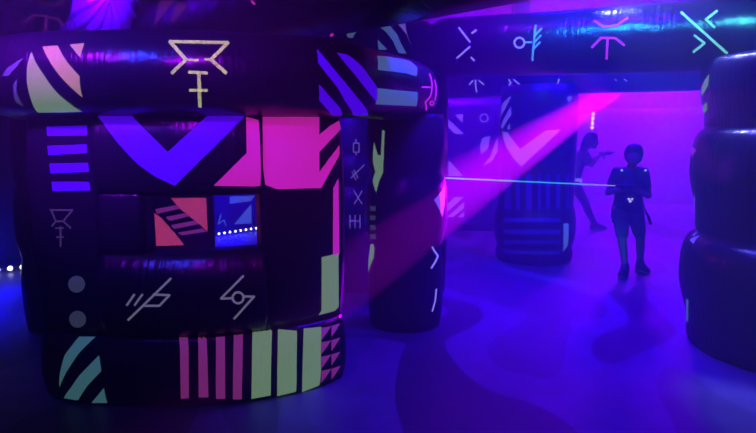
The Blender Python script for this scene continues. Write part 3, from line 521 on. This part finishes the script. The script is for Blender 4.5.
# the tall rune beam, its left end turning away behind the bunker
t = sheet('rune', 'rune_tube', None, rounded([(-0.75, 6.15), (0.48, 5.30), (3.9, 3.40)], 0.35, closed=False), False,
          tube_profile(0.245, 2.20), True, scale=lambda u, tot: dome(0.24)(u, tot) * (1 - 0.16 * math.exp(-((u - 1.50) / 0.07) ** 2)),
          zshift=lambda u, tot: 0.05 - 0.14 * u / tot, base=(1.5, 4.8, 1.95))
tag(t, 'long black inflatable beam with four glowing line runes over the doorway on the right', 'inflatable')
t = sheet('backcol', 'inflatable_post', None, circle_path((0.50, 5.42), 0.13), True,
          stack_profile([0.0, 1.0, 2.04], [0.01, 0.01]), False, base=(0.50, 5.42, 0))
tag(t, 'slim dark inflatable post half hidden behind the bunker doorway column, under the rune beam end', 'inflatable')

# ------------------------------------------------------------------ right pillar of stacked chambers
pil = sheet('right', 'inflatable_stack', None, circle_path((2.91, 3.90), 0.665), True,
            slump_profile([0.0, 0.79, 1.52, 1.985], [0.105, 0.085, 0.06]), False, base=(2.93, 3.92, 0))
tag(pil, 'thick black inflatable pillar of stacked bulging chambers at the right edge', 'inflatable')

# ------------------------------------------------------------------ far arch: drum pillar and beam
t = sheet('drum', 'inflatable_drum', None, circle_path((1.845, 6.85), 0.425), True,
          stack_profile([0.0, 0.16, 0.66, 2.0], [0.02, 0.042, 0.008]), False, base=(1.845, 6.85, 0))
tag(t, 'dark inflatable drum pillar with a white chevron and blue bands, left of the two players', 'inflatable')
t = sheet('farbeam', 'inflatable_tube', None, rounded([(-0.9, 8.9), (1.9, 6.9), (4.6, 5.6)], 0.5, closed=False), False,
          tube_profile(0.24, 2.15), True, scale=dome(0.22), base=(1.9, 6.9, 1.9))
tag(t, 'dark inflatable beam with small lilac runes resting on the drum pillar, behind the rune beam', 'inflatable')
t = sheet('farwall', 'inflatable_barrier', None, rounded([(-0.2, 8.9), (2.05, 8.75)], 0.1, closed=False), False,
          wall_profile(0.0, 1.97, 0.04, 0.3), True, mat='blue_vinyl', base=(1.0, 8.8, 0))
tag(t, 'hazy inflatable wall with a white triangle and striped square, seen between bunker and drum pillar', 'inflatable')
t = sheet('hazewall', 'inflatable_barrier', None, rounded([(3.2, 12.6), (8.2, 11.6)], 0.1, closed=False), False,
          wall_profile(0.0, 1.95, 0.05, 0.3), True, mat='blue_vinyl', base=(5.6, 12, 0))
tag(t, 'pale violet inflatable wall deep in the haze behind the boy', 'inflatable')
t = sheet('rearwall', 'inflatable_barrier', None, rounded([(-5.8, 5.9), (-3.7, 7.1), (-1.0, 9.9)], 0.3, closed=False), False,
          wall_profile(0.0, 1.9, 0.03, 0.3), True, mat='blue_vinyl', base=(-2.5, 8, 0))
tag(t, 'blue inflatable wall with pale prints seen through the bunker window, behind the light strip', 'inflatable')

# ------------------------------------------------------------------ light strips
def strip(name, a, b, n, r, mat, label, housing=0.02):
    a, b = Vector(a), Vector(b)
    e = empty(name, a, label, 'light strip')
    d = (b - a).normalized()
    bm = cone_bm(a - d * 0.04, b + d * 0.04, housing, housing, 8)
    link('housing', bm, 'lamp_metal', e)
    fwd = Vector((0, -1, 0.0))
    for k in range(n):
        p = a.lerp(b, k / (n - 1)) + fwd * (housing + r * 0.2)
        link('diode', sphere_bm(p, r, seg=8), mat, e)
    return e
strip('light_strip', (-2.52, 8.02, 0.045), (-1.84, 8.78, 0.045), 12, 0.017, 'diode_blue', 'row of small white blue diodes on the floor seen through the bunker window')
strip('light_strip', (-4.50, 5.80, 0.045), (-3.55, 6.40, 0.045), 11, 0.026, 'diode_blue', 'row of small blue diodes on the floor at the far left edge')
strip('light_strip', (4.40, 12.24, 1.56), (4.40, 12.24, 1.84), 4, 0.032, 'diode_pink', 'short vertical row of pink diodes on the far wall above the long haired player')
e = empty('stage_light', (1.88, 8.0, 2.98), 'small bright white lamp peeking over the top of the rune beam', 'lamp')
link('lamp_body', box_bm((1.78, 7.95, 2.98), (1.98, 8.15, 3.18), bevel=0.02), 'lamp_metal', e, smooth=False)
link('lamp_lens', box_bm((1.82, 7.93, 2.965), (1.94, 7.96, 3.0)), 'lamp_lens', e, smooth=False)
link('lamp_rod', cone_bm((1.88, 8.05, 3.16), (1.88, 8.05, 3.7), 0.015, 0.015, 8), 'lamp_metal', e)

# ------------------------------------------------------------------ people
ICO = None
def ellipsoid_pts(c, r):
    global ICO
    if ICO is None:
        b = bmesh.new(); bmesh.ops.create_icosphere(b, subdivisions=2, radius=1); ICO = [v.co.copy() for v in b.verts]; b.free()
    r = (r, r, r) if not isinstance(r, (tuple, list)) else r
    return [Vector((p.x * r[0] + c[0], p.y * r[1] + c[1], p.z * r[2] + c[2])) for p in ICO]

class Figure:
    """flesh laid as hulls over the joints, fused into one skin"""
    def __init__(self): self.bm = bmesh.new()
    def hull(self, *balls):
        b = bmesh.new()
        for c, r in balls:
            for p in ellipsoid_pts(c, r): b.verts.new(p)
        res = bmesh.ops.convex_hull(b, input=b.verts[:])
        bmesh.ops.delete(b, geom=[v for v in b.verts if not v.link_faces], context='VERTS')
        me = bpy.data.meshes.new('t'); b.to_mesh(me); b.free(); self.bm.from_mesh(me); bpy.data.meshes.remove(me)
        return self
    def chain(self, pts, rs):
        for i in range(len(pts) - 1): self.hull((pts[i], rs[i]), (pts[i + 1], rs[i + 1]))
        return self
    def fuse(self, voxel, smooth=3, cut=None):
        me = bpy.data.meshes.new('t'); self.bm.to_mesh(me); self.bm.free()
        o = bpy.data.objects.new('t', me); COL.objects.link(o)
        m = o.modifiers.new('r', 'REMESH'); m.mode = 'VOXEL'; m.voxel_size = voxel
        s = o.modifiers.new('s', 'SMOOTH'); s.iterations = smooth; s.factor = 0.5
        dg = bpy.context.evaluated_depsgraph_get(); dg.update()
        me2 = bpy.data.meshes.new_from_object(o.evaluated_get(dg))
        bpy.data.objects.remove(o); bpy.data.meshes.remove(me)
        bm = bmesh.new(); bm.from_mesh(me2); bpy.data.meshes.remove(me2)
        for co, no in (cut or []):
            bmesh.ops.bisect_plane(bm, geom=bm.verts[:] + bm.edges[:] + bm.faces[:], plane_co=co, plane_no=no, clear_outer=True)
        return bm

def hand(f, wrist, fwd, curl, s):
    """palm, four unequal bent fingers and a thumb leaving the side of the palm"""
    w, d, c = Vector(wrist), Vector(fwd).normalized(), Vector(curl)
    c = (c - d * c.dot(d)).normalized(); side = d.cross(c)
    k = s
    f.hull((w, 0.019 * k), (w + d * 0.055 * k + side * 0.022 * k, 0.013 * k), (w + d * 0.055 * k - side * 0.022 * k, 0.013 * k))
    for i, ln in enumerate((0.86, 1.0, 0.95, 0.76)):
        a = w + d * 0.058 * k + side * (0.027 - 0.018 * i) * k
        b = a + (d * 0.75 + c * 0.65).normalized() * 0.034 * ln * k
        e = b + (d * -0.1 + c).normalized() * 0.026 * ln * k
        g = e + (d * -0.75 + c * 0.6).normalized() * 0.018 * ln * k
        f.chain([a, b, e, g], [0.0085 * k, 0.008 * k, 0.0072 * k, 0.006 * k])
    a = w + d * 0.018 * k + side * 0.022 * k
    b = a + (side * 0.8 + d * 0.6 + c * 0.4).normalized() * 0.03 * k
    e = b + (d * 0.7 + c * 0.7).normalized() * 0.028 * k
    f.chain([a, b, e], [0.011 * k, 0.009 * k, 0.007 * k])

def person(label, loc, J, s, look, build):
    """J: joints in the person's own metres; look: unit direction the face points (in plan)"""
    root = empty('person', loc, label, 'person')
    O = Vector(loc)
    P = {k: O + Vector(v) for k, v in J.items()}
    lk = Vector((look[0], look[1], look[2])).normalized()
    sd = lk.cross(Vector((0, 0, 1))).normalized(); up = sd.cross(lk)
    H = P['head']
    f = Figure()
    # head: skull, jaw, nose, brow, ears, lips
    f.hull((H - lk * 0.012 * s + up * 0.02 * s, (0.080 * s, 0.080 * s, 0.095 * s)), (H + lk * 0.02 * s + up * 0.005 * s, 0.072 * s))
    f.hull((H + lk * 0.030 * s - up * 0.03 * s, 0.055 * s), (H + lk * 0.052 * s - up * 0.088 * s, 0.027 * s), (H - lk * 0.01 * s - up * 0.05 * s, 0.05 * s))
    f.hull((H + lk * 0.088 * s + up * 0.004 * s, 0.010 * s), (H + lk * 0.096 * s - up * 0.030 * s, 0.0115 * s))
    f.hull((H + lk * 0.080 * s - up * 0.062 * s + sd * 0.016 * s, 0.008 * s), (H + lk * 0.080 * s - up * 0.062 * s - sd * 0.016 * s, 0.008 * s))
    for q in (-1, 1):
        f.hull((H + sd * q * 0.082 * s + up * 0.01 * s, (0.012 * s, 0.016 * s, 0.024 * s)), (H + sd * q * 0.078 * s - up * 0.02 * s, 0.010 * s))
    f.hull((P['neck'], 0.046 * s), (H - up * 0.05 * s - lk * 0.015 * s, 0.045 * s))
    tw = build['torso']
    f.hull((P['chest'], (tw[0], tw[1], 0.11 * s)), (P['neck'] - Vector((0, 0, 0.05 * s)), 0.05 * s), (P['sh_r'], 0.045 * s), (P['sh_l'], 0.045 * s))
    f.hull((P['chest'], (tw[0], tw[1], 0.11 * s)), (P['waist'], (tw[0] * 0.86, tw[1] * 0.86, 0.07 * s)))
    f.hull((P['waist'], (tw[0] * 0.86, tw[1] * 0.86, 0.07 * s)), (P['pelvis'], (tw[0] * 0.98, tw[1] * 0.98, 0.075 * s)))
    for q in 'rl':
        f.chain([P['sh_' + q], P['el_' + q], P['wr_' + q]], [0.044 * s, 0.034 * s, 0.024 * s])
        hand(f, P['wr_' + q], build['hand_' + q][0], build['hand_' + q][1], s * 0.95)
        kn, an, hp = P['kn_' + q], P['an_' + q], P['hip_' + q]
        f.hull((hp, 0.074 * s), (kn, 0.047 * s))
        calf = kn.lerp(an, 0.32) - lk * 0.012 * s
        f.chain([kn, calf, an], [0.046 * s, 0.047 * s, 0.030 * s])
        f.hull((an, 0.03 * s), (P['toe_' + q], 0.024 * s))
    link('body', f.fuse(0.0065 * max(1, s), 2), 'skin', root)
    for q in (-1, 1):
        ey = link('eye', sphere_bm(H + lk * 0.0765 * s + sd * q * 0.030 * s + up * 0.002 * s, 0.011 * s, seg=12), 'eye_white', root)
        link('pupil', sphere_bm(H + lk * 0.0845 * s + sd * q * 0.030 * s + up * 0.002 * s, 0.0052 * s, seg=8), 'hair_dark', ey)
    # hair
    h = Figure()
    h.hull((H - lk * 0.020 * s + up * 0.040 * s, (0.096 * s, 0.096 * s, 0.098 * s)), (H - lk * 0.034 * s - up * 0.015 * s, (0.088 * s, 0.088 * s, 0.07 * s)))
    h.hull((H + lk * 0.022 * s + up * 0.070 * s, 0.058 * s), (H - lk * 0.02 * s + up * 0.052 * s, 0.082 * s))
    for extra in build.get('hair', []):
        h.chain([H + lk * a * s + up * b * s + sd * c * s for a, b, c, r in extra], [r * s for a, b, c, r in extra])
    link('hair', h.fuse(0.012 * s, 1), 'hair_dark', root)
    # shirt
    g = Figure(); e = 0.014 * s
    tw2 = (tw[0] + e, tw[1] + e)
    g.hull((P['chest'], (tw2[0], tw2[1], 0.115 * s)), (P['neck'] - Vector((0, 0, 0.055 * s)), 0.055 * s), (P['sh_r'], 0.056 * s), (P['sh_l'], 0.056 * s))
    g.hull((P['chest'], (tw2[0], tw2[1], 0.115 * s)), (P['waist'], (tw2[0] * 0.94, tw2[1] * 0.94, 0.06 * s)))
    g.hull((P['waist'], (tw2[0] * 0.94, tw2[1] * 0.94, 0.06 * s)), (P['pelvis'], (tw2[0] * 1.03, tw2[1] * 1.03, 0.03 * s)))
    for q in 'rl':
        g.hull((P['sh_' + q], 0.058 * s), (P['sh_' + q].lerp(P['el_' + q], 0.62), 0.050 * s))
    link('shirt', g.fuse(0.012 * s, 2), 'shirt_cloth', root)
    # legs
    t = Figure(); k = build['trouser']
    t.hull((P['pelvis'], (tw[0] * 0.98 + 0.016 * s, tw[1] * 0.98 + 0.016 * s, 0.07 * s)), (P['hip_r'], 0.085 * s), (P['hip_l'], 0.085 * s))
    for q in 'rl':
        if k == 'shorts':
            t.hull((P['hip_' + q], 0.090 * s), (P['hip_' + q].lerp(P['kn_' + q], 0.74), 0.068 * s))
        else:
            kn, an = P['kn_' + q], P['an_' + q]
            t.chain([P['hip_' + q], kn, kn.lerp(an, 0.35) - lk * 0.01 * s, an + Vector((0, 0, 0.02))], [0.090 * s, 0.060 * s, 0.058 * s, 0.042 * s])
    link('shorts' if k == 'shorts' else 'trousers', t.fuse(0.012 * s, 1), build['trouser_mat'], root)
    for q in 'rl':
        an, to = P['an_' + q], P['toe_' + q]
        d = (to - an); d.z = 0; d.normalize()
        b = Figure()
        fz = build['foot_' + q] if ('foot_' + q) in build else O.z
        heel = Vector((an.x, an.y, 0)) - d * 0.028 * s
        tip = Vector((to.x, to.y, 0))
        lift = an.z - O.z - 0.075 * s
        zt = max(0.030 * s, to.z - O.z)
        b.hull((heel + Vector((0, 0, O.z + max(0.034 * s, lift))), 0.034 * s), (tip + Vector((0, 0, O.z + zt)), (0.040 * s, 0.040 * s, 0.030 * s)), (an.lerp(heel + Vector((0, 0, an.z)), 0.3), 0.042 * s))
        b.hull((an + Vector((0, 0, 0.02 * s)), 0.044 * s), (an - Vector((0, 0, 0.02 * s)) + d * 0.02 * s, 0.046 * s))
        sh = link('shoe', b.fuse(0.009 * s, 1), build['shoe_mat'], root)
        sole = Figure()
        sole.hull((heel + Vector((0, 0, O.z + max(0.012 * s, lift - 0.02 * s))), (0.040 * s, 0.040 * s, 0.012 * s)), (tip + Vector((0, 0, O.z + max(0.012 * s, zt - 0.018 * s))), (0.044 * s, 0.044 * s, 0.012 * s)))
        link('sole', sole.fuse(0.008 * s, 1), 'shoe_white', sh)
    return root, P

# --- the boy with the laser
BOY = Vector((2.66, 6.12, 0))
boyJ = dict(head=(-0.025, -0.03, 1.235), neck=(-0.035, -0.005, 1.115), chest=(-0.04, 0, 0.98), waist=(-0.035, 0, 0.80), pelvis=(-0.03, 0, 0.68),
            sh_r=(-0.175, 0.0, 1.075), sh_l=(0.102, 0.0, 1.075), el_r=(-0.245, 0.02, 0.860), el_l=(0.148, -0.05, 0.835),
            wr_r=(-0.205, -0.170, 0.905), wr_l=(-0.035, -0.21, 0.900),
            hip_r=(-0.105, 0, 0.64), hip_l=(0.045, 0, 0.64), kn_r=(-0.105, -0.07, 0.36), kn_l=(0.115, 0.0, 0.37),
            an_r=(-0.080, -0.12, 0.085), an_l=(0.175, 0.10, 0.085), toe_r=(-0.160, -0.235, 0.035), toe_l=(0.185, -0.045, 0.035))
boy, BP = person('boy in shorts and laser tag vest standing in the open, aiming a laser', BOY, boyJ, 1.0,
    (-0.45, -0.88, -0.06),
    dict(torso=(0.118, 0.082), hand_r=((0.75, -0.45, 0.25), (0.1, 0.3, 0.9)), hand_l=((-0.85, -0.35, 0.2), (0, 0.3, 0.9)),
         trouser='shorts', trouser_mat='shorts_cloth', shoe_mat='rubber',
         hair=[[(-0.02, 0.082, -0.03, 0.050), (0.040, 0.080, 0.0, 0.042), (0.0, 0.086, 0.03, 0.046)]]))
v = Figure()
C = BP['chest']
v.hull((C + Vector((0, -0.01, 0.045)), (0.150, 0.112, 0.09)), (C + Vector((0.0, 0, -0.17)), (0.142, 0.115, 0.05)))
v.hull((C + Vector((0.005, 0.01, -0.18)), (0.146, 0.118, 0.05)), (C + Vector((0.01, 0.0, -0.29)), (0.140, 0.112, 0.035)))
for q in ('sh_r', 'sh_l'):
    v.hull((BP[q] + Vector((0, 0, 0.03)), (0.045, 0.066, 0.026)), (C + Vector((0.05 if q == 'sh_l' else -0.05, 0, 0.09)), (0.05, 0.09, 0.03)))
vest = link('vest', v.fuse(0.011, 1), 'vest_plastic', boy)
for q in ('sh_r', 'sh_l'):
    link('shoulder_sensor', sphere_bm(BP[q] + Vector((0.02 if q == 'sh_r' else -0.012, -0.072, 0.022)), 0.011, seg=10), 'sensor_light', vest)
link('chest_sensor', sphere_bm(C + Vector((-0.115, -0.10, -0.04)), 0.010, seg=8), 'sensor_light', vest)
link('chest_panel', box_bm(C + Vector((-0.09, -0.135, -0.065)), C + Vector((0.005, -0.105, 0.015)), bevel=0.006), 'shorts_cloth', vest, smooth=False)
bm = bmesh.new()
for dx, dz, r in ((-0.016, 0.011, 0.013), (0.016, 0.011, 0.013), (0, -0.013, 0.013)):
    cone_bm(C + Vector((-0.03 + dx, -0.126, -0.185 + dz)), C + Vector((-0.03 + dx, -0.118, -0.185 + dz)), r, r, 12, bm)
link('emblem', bm, 'emblem_light', vest)
st = Figure()
st.chain([C + Vector((0.13, -0.03, -0.20)), C + Vector((0.155, -0.06, -0.30)), C + Vector((0.195, -0.06, -0.36)), C + Vector((0.225, -0.06, -0.44))],
         [(0.014, 0.008, 0.014), (0.013, 0.008, 0.013), (0.016, 0.008, 0.013), (0.020, 0.008, 0.012)])
link('strap', st.fuse(0.006, 1), 'vest_plastic', boy)
st = Figure()
st.chain([C + Vector((-0.14, -0.04, -0.15)), C + Vector((-0.178, -0.05, -0.26)), C + Vector((-0.185, -0.05, -0.35)), C + Vector((-0.160, -0.04, -0.43))], [0.010, 0.010, 0.010, 0.010])
link('cable', st.fuse(0.006, 1), 'vest_plastic', boy)

def phaser(label, grip, d, s):
    e = empty('laser_gun', grip, label, 'toy gun')
    g, d = Vector(grip), Vector(d).normalized(); up = Vector((0, 0, 1)); up = (up - d * up.dot(d)).normalized()
    b = Figure()
    b.hull((g - d * 0.06 * s + up * 0.03 * s, 0.022 * s), (g + d * 0.12 * s + up * 0.035 * s, 0.020 * s), (g + d * 0.10 * s + up * 0.005 * s, 0.018 * s))
    b.hull((g - d * 0.10 * s + up * 0.03 * s, 0.016 * s), (g - d * 0.05 * s + up * 0.03 * s, 0.020 * s))
    link('gun_body', b.fuse(0.006 * s, 1), 'vest_plastic', e)
    b = Figure(); b.chain([g + up * 0.01 * s, g - up * 0.075 * s - d * 0.02 * s], [0.016 * s, 0.017 * s])
    link('grip', b.fuse(0.006 * s, 1), 'rubber', e)
    link('barrel', cone_bm(g + d * 0.11 * s + up * 0.035 * s, g + d * 0.175 * s + up * 0.035 * s, 0.015 * s, 0.011 * s, 14), 'vest_plastic', e)
    b = Figure(); b.hull((g + d * 0.02 * s + up * 0.065 * s, 0.010 * s), (g + d * 0.07 * s + up * 0.065 * s, 0.008 * s))
    link('sight', b.fuse(0.006 * s, 1), 'rubber', e)
    return g + d * 0.178 * s + up * 0.035 * s

GD = Vector((-1.0, -0.30, 0.055))
muzzle = phaser('black toy laser gun held at chest height by the boy in shorts', BOY + Vector((-0.135, -0.245, 0.915)), GD, 1.0)
end = Vector((0.60, 5.35, 1.075))
bm = cone_bm(muzzle, end, 0.0052, 0.0052, 10)
# own axis along Z so that the colour runs along the beam
d = end - muzzle
rot = d.to_track_quat('Z', 'Y')
bmesh.ops.translate(bm, verts=bm.verts, vec=-muzzle)
bmesh.ops.rotate(bm, verts=bm.verts, cent=(0, 0, 0), matrix=rot.inverted().to_matrix())
me = bpy.data.meshes.new('laser_beam'); bm.to_mesh(me); bm.free(); me.materials.append(MATS['laser_light'])
o = bpy.data.objects.new('laser_beam', me); o.location = muzzle; o.rotation_mode = 'QUATERNION'; o.rotation_quaternion = rot
COL.objects.link(o)
tag(o, 'thin cyan laser beam running from the gun of the boy to the left', 'laser beam')

# --- the player leaning out behind the drum
GIRL = Vector((3.03, 8.98, 0))
girlJ = dict(head=(0.190, -0.06, 1.345), neck=(0.095, -0.02, 1.215), chest=(0.015, 0, 1.06), waist=(-0.035, 0, 0.85), pelvis=(-0.06, 0, 0.72),
             sh_r=(0.08, -0.15, 1.145), sh_l=(0.08, 0.14, 1.145), el_r=(0.15, -0.20, 0.99), el_l=(0.20, 0.14, 0.99),
             wr_r=(0.29, -0.10, 1.13), wr_l=(0.33, -0.02, 1.13),
             hip_r=(-0.05, -0.08, 0.70), hip_l=(-0.06, 0.08, 0.70), kn_r=(0.13, -0.10, 0.40), kn_l=(-0.22, 0.12, 0.42),
             an_r=(0.27, -0.10, 0.09), an_l=(-0.42, 0.14, 0.12), toe_r=(0.43, -0.13, 0.035), toe_l=(-0.26, 0.10, 0.035))
girl, GP = person('long haired person leaning out from behind the drum pillar with a toy gun', GIRL, girlJ, 1.02,
    (0.95, -0.25, -0.05),
    dict(torso=(0.105, 0.135), hand_r=((0.9, 0.3, 0.1), (0.2, 0.4, 0.8)), hand_l=((0.95, -0.1, 0.05), (0.2, -0.4, 0.8)),
         trouser='long', trouser_mat='jeans_cloth', shoe_mat='rubber',
         hair=[[(-0.06, 0.03, 0.0, 0.07), (-0.10, -0.07, 0.01, 0.06), (-0.12, -0.17, 0.02, 0.045), (-0.13, -0.25, 0.02, 0.025)]]))
hm = Figure(); W = GP['pelvis'] + Vector((0.01, 0, 0.06))
hm.hull((W, (0.130, 0.158, 0.03)), (W - Vector((0, 0, 0.06)), (0.135, 0.162, 0.03)))
link('shirt_hem', hm.fuse(0.012, 1), 'pale_cloth', girl)
phaser('black toy laser gun held out by the long haired person behind the drum', GIRL + Vector((0.400, -0.050, 1.145)), (1, -0.15, 0.02), 0.85)

# ------------------------------------------------------------------ haze filling the arena
def haze(lo, hi, density, label):
    hz = link('haze', box_bm(lo, hi), [], smooth=False)
    m = bpy.data.materials.new('haze'); m.use_nodes = True
    nt = m.node_tree; nt.nodes.clear()
    out = nt.nodes.new('ShaderNodeOutputMaterial'); vs = nt.nodes.new('ShaderNodeVolumeScatter')
    vs.inputs['Density'].default_value = density; vs.inputs['Anisotropy'].default_value = 0.0
    vs.inputs['Color'].default_value = (1, 1, 1, 1)
    nt.links.new(vs.outputs[0], out.inputs['Volume'])
    hz.data.materials.append(m)
    tag(hz, label, 'haze', kind='stuff')
haze((-6.9, -2.4, 0.01), (8.9, 9.35, 3.69), 0.08, 'thin theatre haze in the near half of the arena, around the bunker')
haze((-6.9, 9.35, 0.01), (8.9, 14.9, 3.69), 0.22, 'thick violet theatre haze in the far half of the arena, behind the boy')

# ------------------------------------------------------------------ stage lamps and added fill lights
def lamp(kind, loc, aim, col, power, size=0.3, angle=60, blend=0.3):
    l = bpy.data.lights.new('stage_or_fill_lamp', kind)
    l.color = col; l.energy = power
    if kind == 'SPOT': l.spot_size = R(angle); l.spot_blend = blend; l.shadow_soft_size = size
    elif kind == 'AREA': l.shape = 'DISK'; l.size = size; l.spread = R(angle)
    else: l.shadow_soft_size = size
    o = bpy.data.objects.new('stage_or_fill_lamp', l); COL.objects.link(o)
    o.location = loc
    o.rotation_euler = (Vector(aim) - Vector(loc)).to_track_quat('-Z', 'Y').to_euler()
    return o

VIOLET, BLUE, MAGENTA = (0.21, 0.0, 1.0), (0.004, 0.0, 1.0), (0.60, 0.0, 1.0)
# beam of the magenta spotlight across the middle
lamp('SPOT', (3.9, 8.25, 2.47), (0.40, 4.48, 0.97), MAGENTA, 82000, size=0.015, angle=7.2, blend=0.06)
bpy.data.objects['stage_or_fill_lamp'].scale = (0.72, 1, 1)     # cone squeezed to a tall narrow beam, sparing the bunker front
# violet wash from deep in the arena
lamp('AREA', (4.2, 12.8, 3.5), (4.0, 11.9, 0.0), VIOLET, 1000, size=1.6, angle=110)
lamp('AREA', (5.6, 11.3, 3.5), (5.2, 11.3, 0.0), VIOLET, 800, size=1.0, angle=120)
lamp('AREA', (1.0, 8.0, 3.6), (1.0, 8.2, 0.0), VIOLET, 120, size=0.8, angle=110)
lamp('SPOT', (2.6, 9.2, 2.5), (2.0, 6.6, 3.7), (1.0, 0.02, 0.75), 1100, size=0.1, angle=80, blend=0.6)  # added uplight that tints the ceiling magenta
# low backlight that throws the shadows of the players towards the bunker
lamp('SPOT', (4.75, 10.95, 3.15), (2.66, 6.12, 0.4), (0.18, 0.0, 1.0), 1900, size=0.2, angle=44, blend=0.7)
# blue over the open floor
lamp('AREA', (1.9, 5.9, 3.6), (1.9, 5.6, 0.0), BLUE, 170, size=0.8, angle=110)
lamp('AREA', (3.2, 6.4, 3.6), (3.1, 6.3, 0.0), (0.012, 0.0, 1.0), 110, size=0.8, angle=110)
lamp('AREA', (1.2, 3.8, 3.6), (1.2, 3.8, 0.0), (0.035, 0.0, 1.0), 130, size=0.6, angle=120)
lamp('AREA', (-2.6, 8.0, 2.6), (-2.3, 8.4, 0.0), BLUE, 120, size=0.6)
lamp('AREA', (-4.0, 5.3, 1.1), (-3.7, 5.1, 0.0), BLUE, 45, size=0.6, angle=90)
lamp('SPOT', (-1.78, 4.45, 2.85), (-2.45, 5.2, 2.6), (0.17, 0.0, 1.0), 750, size=0.05, angle=42)  # violet spot added to brighten the gathered tube end
lamp('AREA', (-0.75, 4.75, 2.3), (-0.25, 5.4, 0.9), (0.06, 0.0, 1.0), 16, size=0.2, angle=90)  # added inside the bunker to brighten the rune column
lamp('AREA', (0.75, 3.1, 3.0), (0.25, 4.3, 1.0), (0.10, 0.0, 1.0), 14, size=0.3, angle=50)  # added blue fill for the front of the doorway column
# dim blue fill added behind the camera to lift the front
lamp('AREA', (0.3, -2.0, 3.4), (0.0, 4.0, 1.0), (0.05, 0.012, 1.0), 6, size=1.6, angle=150)
# small lamps that put the streaks on the tubes
lamp('AREA', (-2.15, 1.6, 2.9), (-1.7, 3.0, 1.8), (0.34, 0.002, 1.0), 8, size=0.15, angle=38)
lamp('AREA', (-1.6, 1.6, 2.9), (-1.3, 2.9, 1.8), (0.02, 0.03, 1.0), 8.5, size=0.15, angle=60)
lamp('AREA', (-0.85, 1.4, 2.65), (-0.7, 2.9, 1.8), (0.40, 0.002, 1.0), 4, size=0.15, angle=60)
lamp('AREA', (0.70, 4.2, 3.2), (0.9, 5.0, 2.2), (0.22, 0.002, 1.0), 3, size=0.15, angle=60)
lamp('AREA', (0.92, 3.51, 2.95), (1.4, 4.6, 2.2), (0.01, 0.25, 1.0), 4, size=0.12, angle=50)
lamp('AREA', (1.25, 3.32, 2.95), (1.8, 4.5, 2.2), (0.02, 0.40, 0.9), 4, size=0.12, angle=50)
lamp('AREA', (1.95, 2.95, 2.95), (2.4, 4.1, 2.2), (0.05, 0.50, 0.6), 4, size=0.12, angle=50)
lamp('SPOT', (1.55, 4.85, 3.4), (2.28, 3.62, 1.3), (0.22, 0.25, 1.0), 800, size=0.08, angle=32, blend=0.5)  # added for the sheen on the right pillar's shoulders
lamp('SPOT', (1.1, 1.7, 2.6), (-0.38, 3.2, 1.15), (0.75, 0.02, 0.9), 24, size=0.1, angle=26, blend=0.8)  # pink spot added to brighten the bunker's pink panel

w = bpy.data.worlds.new('dark'); scene.world = w; w.use_nodes = True
w.node_tree.nodes['Background'].inputs[0].default_value = (0.0012, 0.0006, 0.012, 1)
w.node_tree.nodes['Background'].inputs[1].default_value = 1.0

# ------------------------------------------------------------------ camera
cam = bpy.data.cameras.new('camera'); cam.lens = 28.0; cam.sensor_width = 36; cam.clip_start = 0.05
co = bpy.data.objects.new('camera', cam); COL.objects.link(co)
co.location = (0, 0, 1.5); co.rotation_euler = (R(90 - 8.3), 0, 0)
scene.camera = co
vw = scene.view_settings
vw.view_transform = 'Standard'; vw.look = 'None'; vw.gamma = 1; vw.use_curve_mapping = False; vw.exposure = 0.0
scene.cycles.use_denoising = True
scene.cycles.volume_bounces = 0
scene.cycles.max_bounces = 6
